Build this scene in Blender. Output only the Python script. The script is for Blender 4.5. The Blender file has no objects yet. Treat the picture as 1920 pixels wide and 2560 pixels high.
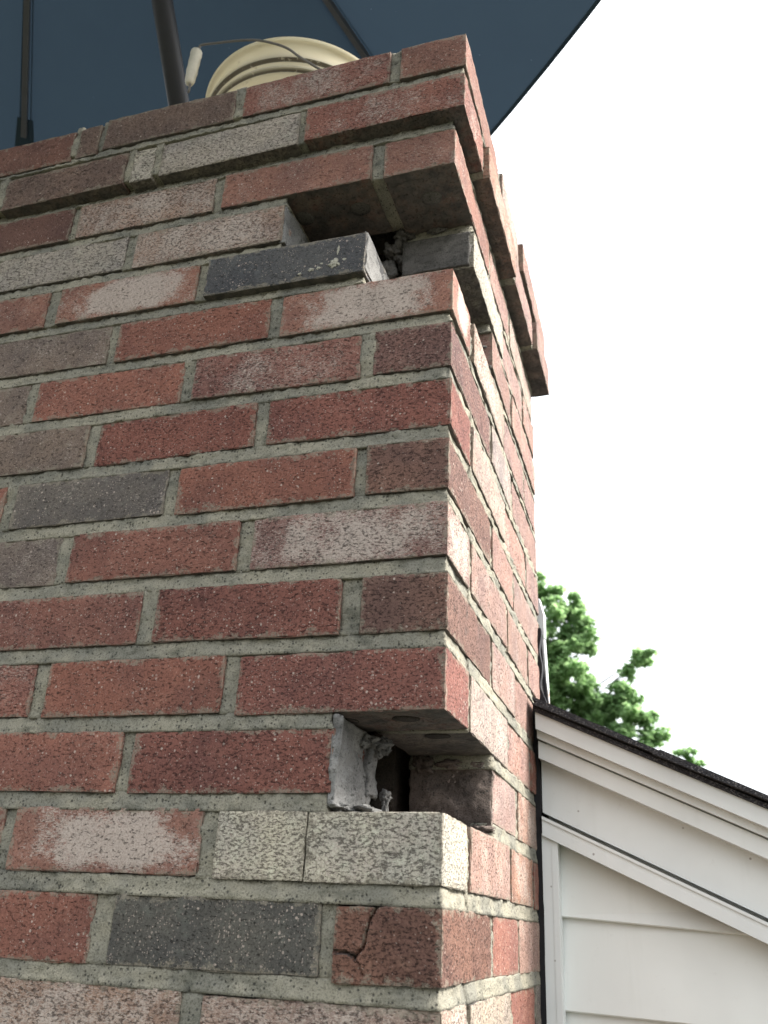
import bpy, math, random
from mathutils import Vector, Matrix, noise
D = bpy.data
SC = bpy.context.scene
COL = SC.collection
R = math.radians

# ------------------------------------------------------------------ camera
cam = D.objects.new('camera', D.cameras.new('camera')); COL.objects.link(cam)
cam.data.sensor_fit = 'VERTICAL'; cam.data.sensor_height = 36; cam.data.sensor_width = 27
cam.data.lens = 2222.83 / 2560 * 36
cam.data.clip_start = 0.02; cam.data.clip_end = 2000
_r = Matrix(((0.9546, 0.2942, 0.0464), (-0.085, 0.4181, -0.9044), (-0.2855, 0.8594, 0.4242)))
CX, CY, CZ = Vector(_r[0]).normalized(), -Vector(_r[1]).normalized(), -Vector(_r[2]).normalized()
CAM = Vector((0.17367, -0.70969, 0.10479))
cam.matrix_world = Matrix(((CX.x, CY.x, CZ.x, CAM.x), (CX.y, CY.y, CZ.y, CAM.y), (CX.z, CY.z, CZ.z, CAM.z), (0, 0, 0, 1)))
cam.data.dof.use_dof = True; cam.data.dof.focus_distance = 0.9; cam.data.dof.aperture_fstop = 11
SC.camera = cam

# ------------------------------------------------------------------ sky, sun, exposure
SUN_EL, SUN_AZ = 42, 80            # azimuth from +Y towards +X
W = D.worlds.new('World'); SC.world = W; W.use_nodes = True
nt = W.node_tree; nt.nodes.clear()
sky = nt.nodes.new('ShaderNodeTexSky'); sky.sky_type = 'NISHITA'; sky.sun_disc = False
sky.sun_elevation = R(SUN_EL); sky.sun_rotation = R(SUN_AZ); sky.air_density = 1.5; sky.dust_density = 5
hs = nt.nodes.new('ShaderNodeHueSaturation'); hs.inputs['Saturation'].default_value = 0.2
mx = nt.nodes.new('ShaderNodeMix'); mx.data_type = 'RGBA'; mx.inputs[0].default_value = 0.55
# overcast layer: three times brighter overhead than at the horizon
geo = nt.nodes.new('ShaderNodeNewGeometry'); sx = nt.nodes.new('ShaderNodeSeparateXYZ'); nt.links.new(geo.outputs['Incoming'], sx.inputs[0])
mr = nt.nodes.new('ShaderNodeMapRange'); mr.inputs[1].default_value = 0; mr.inputs[2].default_value = -1; mr.inputs[3].default_value = 1; mr.inputs[4].default_value = 3
nt.links.new(sx.outputs[2], mr.inputs[0])
vm = nt.nodes.new('ShaderNodeVectorMath'); vm.operation = 'SCALE'; vm.inputs[0].default_value = (5.4, 5.7, 6.0)
nt.links.new(mr.outputs[0], vm.inputs['Scale']); nt.links.new(vm.outputs[0], mx.inputs[7])
bg = nt.nodes.new('ShaderNodeBackground'); bg.inputs[1].default_value = 0.07
wo = nt.nodes.new('ShaderNodeOutputWorld')
nt.links.new(sky.outputs[0], hs.inputs['Color']); nt.links.new(hs.outputs[0], mx.inputs[6])
nt.links.new(mx.outputs[2], bg.inputs[0]); nt.links.new(bg.outputs[0], wo.inputs[0])
sun = D.objects.new('sun', D.lights.new('sun', 'SUN')); COL.objects.link(sun)
sun.data.energy = 2.7; sun.data.angle = R(24); sun.data.color = (1, 0.95, 0.88)
sd = Vector((math.sin(R(SUN_AZ)) * math.cos(R(SUN_EL)), math.cos(R(SUN_AZ)) * math.cos(R(SUN_EL)), math.sin(R(SUN_EL))))
sun.rotation_euler = sd.to_track_quat('Z', 'Y').to_euler()
SC.view_settings.view_transform = 'Standard'; SC.view_settings.look = 'None'
SC.view_settings.exposure = 2.12; SC.view_settings.gamma = 1; SC.view_settings.use_curve_mapping = False

# ------------------------------------------------------------------ helpers
def mesh(name, V, F, smooth=False):
    m = D.meshes.new(name); m.from_pydata(V, [], F); m.update()
    if smooth:
        m.polygons.foreach_set('use_smooth', [True] * len(m.polygons))
        if smooth == 2: m.set_sharp_from_angle(angle=R(28))
    return m
def obj(name, me, mat=None, parent=None, **kw):
    o = D.objects.new(name, me); COL.objects.link(o)
    if mat is not None and len(me.materials) == 0: me.materials.append(mat)
    if parent is not None: o.parent = parent
    for k, v in kw.items(): o[k] = v
    return o
def thing(name, label, cat, loc=(0, 0, 0), group=None):
    o = D.objects.new(name, None); COL.objects.link(o); o.location = loc; o.empty_display_size = .05
    o['label'] = label; o['category'] = cat
    if group: o['group'] = group
    return o
def cuts(a, b, cell, fine=(0.0012, 0.004)):
    L = b - a; fine = [f for f in fine if f < L * .3]
    s = [0.0] + list(fine); e = L - (fine[-1] if fine else 0); st = s[-1]
    n = max(1, round((e - st) / cell))
    s += [st + (e - st) * i / n for i in range(1, n + 1)]
    s += [L - f for f in reversed(fine[:-1])] + ([L] if fine else [])
    return [a + x for x in s]
def grid_box(lo, hi, cell, fn=None, fine=(0.0012, 0.004)):
    """closed box whose faces are grids; fn(co, side) displaces (side = tuple of -1/0/1)"""
    if isinstance(cell, (int, float)): cell = (cell,) * 3
    X, Y, Z = [cuts(lo[i], hi[i], cell[i], fine) for i in range(3)]
    nx, ny, nz = len(X), len(Y), len(Z); idx = {}; V = []; F = []
    def v(i, j, k):
        key = (i, j, k)
        if key not in idx:
            idx[key] = len(V); co = Vector((X[i], Y[j], Z[k]))
            s = (-1 if i == 0 else 1 if i == nx - 1 else 0, -1 if j == 0 else 1 if j == ny - 1 else 0, -1 if k == 0 else 1 if k == nz - 1 else 0)
            V.append(fn(co, s) if fn else co)
        return idx[key]
    for j in range(ny - 1):
        for i in range(nx - 1):
            F.append((v(i, j, 0), v(i, j + 1, 0), v(i + 1, j + 1, 0), v(i + 1, j, 0)))
            F.append((v(i, j, nz - 1), v(i + 1, j, nz - 1), v(i + 1, j + 1, nz - 1), v(i, j + 1, nz - 1)))
    for k in range(nz - 1):
        for i in range(nx - 1):
            F.append((v(i, 0, k), v(i + 1, 0, k), v(i + 1, 0, k + 1), v(i, 0, k + 1)))
            F.append((v(i, ny - 1, k), v(i, ny - 1, k + 1), v(i + 1, ny - 1, k + 1), v(i + 1, ny - 1, k)))
        for j in range(ny - 1):
            F.append((v(0, j, k), v(0, j, k + 1), v(0, j + 1, k + 1), v(0, j + 1, k)))
            F.append((v(nx - 1, j, k), v(nx - 1, j + 1, k), v(nx - 1, j + 1, k + 1), v(nx - 1, j, k + 1)))
    return V, F
def join(parts):
    V, F = [], []
    for v, f in parts:
        n = len(V); V += list(v); F += [tuple(i + n for i in q) for q in f]
    return V, F
def box(lo, hi): 
    x0, y0, z0 = lo; x1, y1, z1 = hi
    return ([Vector(p) for p in ((x0, y0, z0), (x1, y0, z0), (x1, y1, z0), (x0, y1, z0), (x0, y0, z1), (x1, y0, z1), (x1, y1, z1), (x0, y1, z1))],
            [(0, 3, 2, 1), (4, 5, 6, 7), (0, 1, 5, 4), (1, 2, 6, 5), (2, 3, 7, 6), (3, 0, 4, 7)])
def prism(poly, axis_vec):
    """closed prism: polygon points swept by a vector"""
    n = len(poly); a = Vector(axis_vec); P = [Vector(p) for p in poly]
    V = P + [p + a for p in P]
    F = [tuple(range(n)), tuple(range(2 * n - 1, n - 1, -1))] + [(i, i + n, (i + 1) % n + n, (i + 1) % n) for i in range(n)]
    return V, F
def tube(pts, rad, seg=10, caps=True):
    pts = [Vector(p) for p in pts]; V, F = [], []
    rad = rad if isinstance(rad, (list, tuple)) else [rad] * len(pts)
    up = None
    for i, p in enumerate(pts):
        t = (pts[min(i + 1, len(pts) - 1)] - pts[max(i - 1, 0)]).normalized()
        if up is None: up = t.orthogonal().normalized()
        up = (up - t * up.dot(t)).normalized(); b = t.cross(up)
        for k in range(seg):
            a = 2 * math.pi * k / seg; V.append(p + (up * math.cos(a) + b * math.sin(a)) * rad[i])
    for i in range(len(pts) - 1):
        for k in range(seg):
            F.append((i * seg + k, i * seg + (k + 1) % seg, (i + 1) * seg + (k + 1) % seg, (i + 1) * seg + k))
    if caps: F += [tuple(reversed(range(seg))), tuple(range((len(pts) - 1) * seg, len(pts) * seg))]
    return V, F
def N(p, s, off=0.0): return noise.noise(Vector((p[0] * s + off, p[1] * s + off * 1.7, p[2] * s - off)))

# ------------------------------------------------------------------ materials
class NT:
    def __init__(s, name):
        s.m = D.materials.new(name); s.m.use_nodes = True; s.t = s.m.node_tree; s.t.nodes.clear()
        s.out = s.n('ShaderNodeOutputMaterial'); s.b = s.n('ShaderNodeBsdfPrincipled'); s.l(s.b.outputs[0], s.out.inputs[0])
        s.b.inputs['Specular IOR Level'].default_value = 0.25
    def n(s, typ, **kw):
        x = s.t.nodes.new(typ)
        for k, v in kw.items(): setattr(x, k, v)
        return x
    def l(s, a, b): s.t.links.new(a, b)
    def put(s, v, sock):
        if isinstance(v, (int, float)): sock.default_value = v
        elif isinstance(v, tuple): sock.default_value = v if len(v) != 3 or sock.type == 'VECTOR' else (*v, 1)
        else: s.l(v, sock)
    def noise(s, vec, scale, detail=3, rough=.6, dist=0):
        x = s.n('ShaderNodeTexNoise'); s.put(vec, x.inputs['Vector']); x.inputs['Scale'].default_value = scale
        x.inputs['Detail'].default_value = detail; x.inputs['Roughness'].default_value = rough; x.inputs['Distortion'].default_value = dist
        return x.outputs[0]
    def vor(s, vec, scale):
        x = s.n('ShaderNodeTexVoronoi'); s.put(vec, x.inputs['Vector']); x.inputs['Scale'].default_value = scale
        sx = s.n('ShaderNodeSeparateColor'); s.l(x.outputs['Color'], sx.inputs[0])
        return x.outputs['Distance'], sx.outputs[0]
    def ramp(s, v, a, b, lo=0.0, hi=1.0):
        x = s.n('ShaderNodeMapRange', interpolation_type='SMOOTHSTEP'); s.put(v, x.inputs[0])
        for i, q in enumerate((a, b, lo, hi)): s.put(q, x.inputs[i + 1])
        return x.outputs[0]
    def math(s, op, a, b=0.0, clamp=False):
        x = s.n('ShaderNodeMath', operation=op, use_clamp=clamp); s.put(a, x.inputs[0]); s.put(b, x.inputs[1]); return x.outputs[0]
    def mix(s, f, a, b, mode='MIX'):
        x = s.n('ShaderNodeMix', data_type='RGBA', blend_type=mode); s.put(f, x.inputs[0]); s.put(a, x.inputs[6]); s.put(b, x.inputs[7]); return x.outputs[2]
    def vmul(s, v, k):
        x = s.n('ShaderNodeVectorMath', operation='MULTIPLY'); s.put(v, x.inputs[0]); x.inputs[1].default_value = k; return x.outputs[0]
    def vadd(s, v, k):
        x = s.n('ShaderNodeVectorMath', operation='ADD'); s.put(v, x.inputs[0]); s.put(k, x.inputs[1]); return x.outputs[0]
    def attr(s, name):
        x = s.n('ShaderNodeAttribute', attribute_type='OBJECT', attribute_name=name); return x.outputs['Fac']
    def coord(s, rnd=True):
        c = s.n('ShaderNodeTexCoord').outputs['Object']
        if rnd:
            o = s.n('ShaderNodeObjectInfo').outputs['Random']; v = s.n('ShaderNodeCombineXYZ')
            m1 = s.math('MULTIPLY', o, 17.3); m2 = s.math('MULTIPLY', o, -29.1)
            s.l(m1, v.inputs[0]); s.l(m2, v.inputs[1]); s.l(m1, v.inputs[2]); c2 = s.vadd(c, v.outputs[0]); return c2
        return c
    def bump(s, h, dist, strength=1.0, prev=None):
        x = s.n('ShaderNodeBump'); x.inputs['Distance'].default_value = dist; x.inputs['Strength'].default_value = strength
        s.put(h, x.inputs['Height'])
        if prev is not None: s.l(prev, x.inputs['Normal'])
        return x.outputs[0]
    def done(s, col, rough=.9, normal=None):
        s.put(col, s.b.inputs['Base Color']); s.put(rough, s.b.inputs['Roughness'])
        if normal is not None: s.l(normal, s.b.inputs['Normal'])
        return s.m

def brick_material():
    s = NT('brick clay'); c = s.coord(); oi = s.n('ShaderNodeObjectInfo').outputs['Color']
    cs = s.vmul(c, (1, 1, 3.2))
    big = s.noise(c, 16, 3, .6); mid = s.noise(c, 70, 4, .65); fine = s.noise(c, 560, 4, .75); grit = s.noise(c, 1300, 2, .7)
    col = s.mix(s.ramp(big, .35, .7), oi, s.mix(1.0, oi, (.72, .74, .80), 'MULTIPLY'))
    col = s.mix(s.ramp(mid, .52, .72, 0, .45), col, s.mix(1.0, oi, (1.30, 1.45, 1.45), 'MULTIPLY'))
    col = s.mix(s.ramp(fine, .50, .64, 0, .62), col, s.mix(1.0, col, (.38, .36, .38), 'MULTIPLY'))
    col = s.mix(s.ramp(fine, .46, .36, 0, .45), col, s.mix(1.0, col, (1.5, 1.6, 1.6), 'MULTIPLY'))
    # lime bloom / pale clay face; on right-face bricks also painted haze and glare
    oc = s.n('ShaderNodeSeparateXYZ'); s.l(s.n('ShaderNodeTexCoord').outputs['Object'], oc.inputs[0])
    on = s.n('ShaderNodeSeparateXYZ'); s.l(s.n('ShaderNodeTexCoord').outputs['Normal'], on.inputs[0])
    side = s.ramp(s.math('ABSOLUTE', on.outputs[0]), .6, .8)       # 1 on the faces that look along x
    ax = s.math('DIVIDE', s.math('ABSOLUTE', oc.outputs[0]), s.attr('half_x')); ay = s.math('DIVIDE', s.math('ABSOLUTE', oc.outputs[1]), s.attr('half_y'))
    fx = s.math('ADD', s.math('MULTIPLY', ax, s.math('SUBTRACT', 1.0, side)), s.math('MULTIPLY', ay, side)); fz = s.math('DIVIDE', s.math('ABSOLUTE', oc.outputs[2]), s.attr('half_z'))
    wb = s.math('MULTIPLY', s.math('SUBTRACT', s.noise(c, 20, 4, .7), .5), 1.6); fall = s.math('MULTIPLY', s.ramp(s.math('ADD', fx, wb), 1.15, .25), s.ramp(s.math('ADD', fz, wb), 1.3, .4))
    pale = s.math('ADD', s.attr('pale'), s.math('MULTIPLY', s.attr('bloom'), fall)); pn = s.noise(c, 26, 4, .7); pf = s.noise(cs, 330, 6, .85)
    pm = s.math('ADD', s.math('MULTIPLY', pn, .9), s.math('MULTIPLY', pf, 2.1))
    th = s.math('SUBTRACT', 1.90, s.math('MULTIPLY', pale, .85))
    pmask = s.ramp(pm, th, s.math('ADD', th, .30), 0, .85)
    col = s.mix(pmask, col, s.mix(s.ramp(fine, .4, .7), (.42, .365, .32), (.27, .225, .195)))
    # darker burnt patches
    burn = s.attr('burn'); bn = s.noise(s.vadd(c, (3.1, 5.2, 1.7)), 22, 3, .6)
    bm = s.ramp(bn, s.math('SUBTRACT', .86, s.math('MULTIPLY', burn, .6)), s.math('SUBTRACT', .98, s.math('MULTIPLY', burn, .6)), 0, .8)
    col = s.mix(bm, col, (.055, .045, .042))
    # drag tears of the wire-cut face
    tear = s.attr('tear'); tn = s.noise(s.vmul(c, (1, 1, 2.1)), 255, 7, .76, .3)
    ta = s.math('SUBTRACT', .650, s.math('MULTIPLY', tear, .112)); tm = s.ramp(tn, ta, s.math('ADD', ta, .045))
    col = s.mix(s.math('MULTIPLY', tm, .8), col, s.mix(1.0, col, (.22, .2, .2), 'MULTIPLY'))
    # lime specks
    d, r = s.vor(c, 230); d2, r2 = s.vor(s.vadd(c, (1.3, .7, .2)), 480); sp = s.attr('speck')
    m1 = s.math('MULTIPLY', s.ramp(s.math('ADD', d, s.math('MULTIPLY', s.math('SUBTRACT', grit, .5), .5)), .30, .2), s.ramp(r, s.math('SUBTRACT', 1.0, s.math('MULTIPLY', sp, .19)), s.math('SUBTRACT', 1.01, s.math('MULTIPLY', sp, .19))))
    gz = s.math('MULTIPLY', s.math('SUBTRACT', grit, .5), .9)
    m2 = s.math('MULTIPLY', s.ramp(s.math('ADD', d2, gz), .34, .2), s.ramp(r2, s.math('SUBTRACT', 1.0, s.math('MULTIPLY', sp, .36)), s.math('SUBTRACT', 1.01, s.math('MULTIPLY', sp, .36))))
    sm = s.math('MAXIMUM', m1, s.math('MULTIPLY', m2, .75))
    sm = s.math('MULTIPLY', sm, s.ramp(s.noise(c, 45, 3, .7), .36, .58, .25, 1))
    col = s.mix(s.math('MULTIPLY', sm, .8), col, (.40, .33, .285))
    # smudged mortar along the arrises
    ex1 = s.math('SUBTRACT', s.attr('half_x'), s.math('ABSOLUTE', oc.outputs[0])); ey1 = s.math('SUBTRACT', s.attr('half_y'), s.math('ABSOLUTE', oc.outputs[1]))
    ex = s.math('ADD', s.math('MULTIPLY', ex1, s.math('SUBTRACT', 1.0, side)), s.math('MULTIPLY', ey1, side)); ez = s.math('SUBTRACT', s.attr('half_z'), s.math('ABSOLUTE', oc.outputs[2]))
    en = s.math('MULTIPLY', s.math('SUBTRACT', s.noise(c, 75, 5, .75), .46), .040); ed = s.math('SUBTRACT', s.math('MINIMUM', ex, ez), en)
    col = s.mix(s.math('MULTIPLY', s.ramp(ed, .0022, -.0006), s.ramp(fine, .40, .55, .2, .75)), col, (.21, .185, .145))
    # bed faces: film of old mortar, darkened to paint in underside shade
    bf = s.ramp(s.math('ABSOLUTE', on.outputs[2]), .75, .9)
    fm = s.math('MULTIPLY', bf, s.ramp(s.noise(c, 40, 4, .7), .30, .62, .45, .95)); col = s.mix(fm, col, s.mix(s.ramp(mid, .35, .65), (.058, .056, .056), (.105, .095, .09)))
    h = s.math('ADD', s.math('MULTIPLY', fine, .5), s.math('MULTIPLY', grit, .22))
    h = s.math('SUBTRACT', h, s.math('MULTIPLY', tm, .9)); h = s.math('ADD', h, s.math('MULTIPLY', mid, .8))
    return s.done(col, .93, s.bump(h, .0011, .9))
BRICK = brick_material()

def mortar_material(name, a, b, dirt=.7):
    s = NT(name); c = s.n('ShaderNodeTexCoord').outputs['Object']
    big = s.noise(c, 14, 3, .6); mid = s.noise(c, 60, 4, .65); fine = s.noise(c, 600, 3, .75)
    col = s.mix(s.ramp(big, .35, .65), a, b)
    col = s.mix(s.ramp(mid, .55, .75, 0, dirt), col, s.mix(1.0, col, (.5, .52, .5), 'MULTIPLY'))
    col = s.mix(s.ramp(fine, .50, .64, 0, .65), col, s.mix(1.0, col, (.36, .36, .35), 'MULTIPLY'))
    d, r = s.vor(c, 330); pit = s.math('MULTIPLY', s.ramp(s.math('ADD', d, s.math('MULTIPLY', s.math('SUBTRACT', fine, .5), .9)), .36, .2), s.ramp(r, .72, .76))
    col = s.mix(s.math('MULTIPLY', pit, .8), col, (.06, .06, .055))
    stain = s.noise(s.vmul(c, (1, 1, 2.5)), 30, 5, .7); col = s.mix(s.ramp(stain, .50, .66, 0, .55), col, s.mix(1.0, col, (.40, .42, .42), 'MULTIPLY'))
    h = s.math('ADD', s.math('MULTIPLY', fine, .9), s.math('MULTIPLY', mid, 1.0)); h = s.math('SUBTRACT', h, s.math('MULTIPLY', pit, .9))
    return s.done(col, .95, s.bump(h, .0022, 1.0))
MORTAR = mortar_material('mortar', (.315, .292, .228), (.205, .198, .165))
PATCH = mortar_material('mortar smear', (.25, .245, .235), (.16, .155, .15), .6)
DUST = mortar_material('dusty brown mortar', (.19, .15, .13), (.105, .085, .076), .6)
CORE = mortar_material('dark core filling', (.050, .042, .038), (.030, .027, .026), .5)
SPLASH = mortar_material('pale mortar splash', (.50, .48, .40), (.42, .40, .33), .2)
GRIME = mortar_material('sooty mortar', (.15, .14, .13), (.085, .08, .075), .6)
LINER = mortar_material('flue clay', (.11, .085, .07), (.07, .06, .05))

def paint(name, colr, rough=.5, dirt=.0, scale=3, bump=0, wave=None):
    s = NT(name); c = s.n('ShaderNodeTexCoord').outputs['Object']
    n1 = s.noise(c, scale, 4, .6); n2 = s.noise(c, scale * 12, 4, .7)
    col = s.mix(s.ramp(n1, .35, .75, 0, 1), colr, tuple(x * (1 - .10 - dirt * .2) for x in colr))
    if dirt:
        col = s.mix(s.ramp(n2, .6, .78, 0, dirt), col, (.16, .14, .11))
        d, r = s.vor(c, 55); sp = s.math('MULTIPLY', s.ramp(d, .11, .05), s.ramp(r, .86, .88)); streak = s.noise(s.vmul(c, (14, 14, 1.2)), 1.6, 4, .7); col = s.mix(s.ramp(streak, .52, .75, 0, dirt), col, (.34, .33, .28))
        col = s.mix(s.math('MULTIPLY', sp, .7), col, (.16, .13, .11))
    nm = s.bump(n2, .001, bump) if bump else None
    return s.done(col, rough, nm)
WHITE = paint('white coated metal', (.68, .695, .685), .45, .12, 5, .15)
SIDING = paint('cream siding', (.69, .70, .675), .55, .12, 4, .15)
def shingle_material():
    s = NT('asphalt shingle'); c = s.n('ShaderNodeTexCoord').outputs['Object']
    d, r = s.vor(c, 700); n1 = s.noise(c, 40, 3, .6)
    col = s.mix(s.ramp(r, .65, .98), (.028, .028, .032), (.13, .125, .125)); col = s.mix(s.ramp(n1, .4, .7, 0, .5), col, (.03, .028, .03))
    return s.done(col, .9, s.bump(s.math('SUBTRACT', 1, d), .0012, 1))
SHINGLE = shingle_material()
TAR = paint('black tar', (.014, .014, .016), .7, 0, 20, .6)
def rust():
    s = NT('rusty flashing metal'); c = s.n('ShaderNodeTexCoord').outputs['Object']
    n1 = s.noise(c, 25, 4, .7); z = s.n('ShaderNodeSeparateXYZ'); s.l(c, z.inputs[0])
    m = s.ramp(s.math('ADD', n1, s.math('MULTIPLY', s.math('SUBTRACT', .44, z.outputs[2]), 5.0)), .55, .75)
    col = s.mix(m, (.55, .56, .56), (.30, .16, .09)); s.b.inputs['Metallic'].default_value = .15
    return s.done(col, .5, s.bump(n1, .001, .4))
FLASH = rust()
def fabric():
    s = NT('navy canopy cloth'); c = s.n('ShaderNodeTexCoord').outputs['Object']
    n1 = s.noise(c, 3, 4, .6); n2 = s.noise(c, 900, 2, .6)
    col = s.mix(s.ramp(n1, .35, .7), (.030, .052, .072), (.024, .042, .060))
    d, r = s.vor(c, 90); sp = s.math('MULTIPLY', s.ramp(d, .10, .04), s.ramp(r, .97, .98))
    col = s.mix(sp, col, (.3, .35, .4))
    s.done(col, .85, s.bump(n2, .0004, .6))
    tr = s.n('ShaderNodeBsdfTranslucent'); tr.inputs[0].default_value = (.0050, .0080, .0118, 1)
    ad = s.n('ShaderNodeAddShader'); s.l(s.b.outputs[0], ad.inputs[0]); s.l(tr.outputs[0], ad.inputs[1]); s.l(ad.outputs[0], s.out.inputs[0])
    return s.m
FABRIC = fabric()
RIBMETAL = paint('grey painted rib', (.10, .105, .12), .4, 0, 30, .1)
DARKMETAL = paint('bronze painted metal', (.035, .036, .042), .4, 0, 30, .2)
def bucket_material():
    s = NT('aged cream plastic'); c = s.n('ShaderNodeTexCoord').outputs['Object']; z = s.n('ShaderNodeSeparateXYZ'); s.l(c, z.inputs[0])
    n1 = s.noise(c, 12, 4, .7); n2 = s.noise(c, 90, 4, .7)
    col = s.mix(s.ramp(n1, .35, .7), (.82, .76, .60), (.76, .69, .51))
    g = 0
    for zz, w in ((-.0372, .0016), (-.0440, .0014), (-.0575, .0016), (-.064, .0014)):
        dz = s.math('ABSOLUTE', s.math('SUBTRACT', z.outputs[2], zz)); m = s.math('MULTIPLY', s.ramp(dz, w * 2.0, w * .8), s.ramp(n2, .25, .42)); g = s.math('MAXIMUM', m, g)
    col = s.mix(s.math('MULTIPLY', g, .9), col, (.045, .030, .018)); gm = g
    col = s.mix(s.ramp(s.noise(c, 38, 5, .75), .62, .74, 0, .6), col, (.22, .15, .07))
    s.done(col, .45, s.bump(n2, .0006, .3))
    tr = s.n('ShaderNodeBsdfTranslucent'); tr.inputs[0].default_value = (.86, .81, .66, 1)
    ms = s.n('ShaderNodeMixShader'); s.put(s.math('SUBTRACT', .45, s.math('MULTIPLY', gm, .4)), ms.inputs[0]); s.l(s.b.outputs[0], ms.inputs[1]); s.l(tr.outputs[0], ms.inputs[2]); s.l(ms.outputs[0], s.out.inputs[0])
    return s.m
BUCKET = bucket_material()
GRIP = paint('white plastic grip', (.62, .58, .48), .45, .35, 60, .3)
WIRE = paint('galvanised wire', (.16, .15, .14), .35, .2, 80)
def leafmat():
    s = NT('maple leaf'); g = s.n('ShaderNodeNewGeometry').outputs['Random Per Island']
    col = s.mix(g, (.11, .19, .08), (.17, .27, .12)); s.done(col, .55)
    tr = s.n('ShaderNodeBsdfTranslucent'); s.put(s.mix(g, (.32, .52, .22), (.46, .66, .32)), tr.inputs[0])
    ms = s.n('ShaderNodeMixShader'); ms.inputs[0].default_value = .5; s.l(s.b.outputs[0], ms.inputs[1]); s.l(tr.outputs[0], ms.inputs[2]); s.l(ms.outputs[0], s.out.inputs[0])
    return s.m
LEAF = leafmat()
BARK = paint('grey bark', (.12, .10, .085), .9, .3, 10, 1)
def grassmat():
    s = NT('lawn'); c = s.n('ShaderNodeTexCoord').outputs['Object']; n1 = s.noise(c, .4, 5, .7); n2 = s.noise(c, 60, 3, .7)
    col = s.mix(s.ramp(n1, .35, .65), (.060, .062, .036), (.072, .068, .046)); col = s.mix(s.ramp(n2, .4, .7, 0, .6), col, (.03, .033, .018))
    return s.done(col, .95, s.bump(n2, .03, .8))
GRASS = grassmat()

# ------------------------------------------------------------------ setting
GZ = -3.4
g = 400
obj('ground', mesh('ground', [(-g, -g, GZ), (g, -g, GZ), (g, g, GZ), (-g, g, GZ)], [(0, 1, 2, 3)]), GRASS, kind='structure')

# ------------------------------------------------------------------ chimney
PITCH, BH, WY = .0677, .0541, .088
chim = thing('chimney', 'weathered red brick chimney with corner bricks missing, corbelled top course and pale mortar', 'chimney', (-.5, .29, GZ))
CHO = Vector((-.5, .29, GZ))
PAL = {  # base colour, pale, speck, tear, burn, bloom
 'red':   ((.232, .092, .064), .20, .75, .8, .08, 0), 'deep': ((.205, .074, .053), .10, .8, .95, .05, 0), 'brick': ((.245, .112, .078), .32, .7, .7, .05, 0),
 'brown': ((.168, .084, .060), .12, .3, 1.0, .12, 0), 'purp': ((.185, .092, .073), .2, .4, 1.1, .15, 0), 'olive': ((.185, .135, .106), .40, .6, .7, .15, 0),
 'greyb': ((.150, .120, .096), .34, .8, .6, .15, 0), 'tan': ((.31, .255, .195), .5, .2, 1.0, 0, 0), 'cream': ((.45, .40, .295), .5, .1, 1.15, 0, 0),
 'char':  ((.082, .083, .086), .06, .8, .7, .2, 0), 'grey': ((.100, .097, .085), .24, 1.3, .7, .1, 0), 'bloom': ((.27, .120, .082), .30, .4, .7, 0, .72),
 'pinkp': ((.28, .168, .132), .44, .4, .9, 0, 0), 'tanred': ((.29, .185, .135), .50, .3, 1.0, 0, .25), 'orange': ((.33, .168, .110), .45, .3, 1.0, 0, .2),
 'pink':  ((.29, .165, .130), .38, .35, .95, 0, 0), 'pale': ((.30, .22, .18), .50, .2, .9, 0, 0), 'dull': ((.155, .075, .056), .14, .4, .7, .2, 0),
 'scar':  ((.235, .096, .070), .32, .7, .95, .08, .25), 'burnt': ((.17, .085, .060), .12, .3, 1.0, .42, 0), 'rose': ((.25, .125, .098), .46, .5, .9, 0, .3), 'umber': ((.155, .100, .076), .24, .3, .9, .15, 0)}
rb = random.Random(4)
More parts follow.
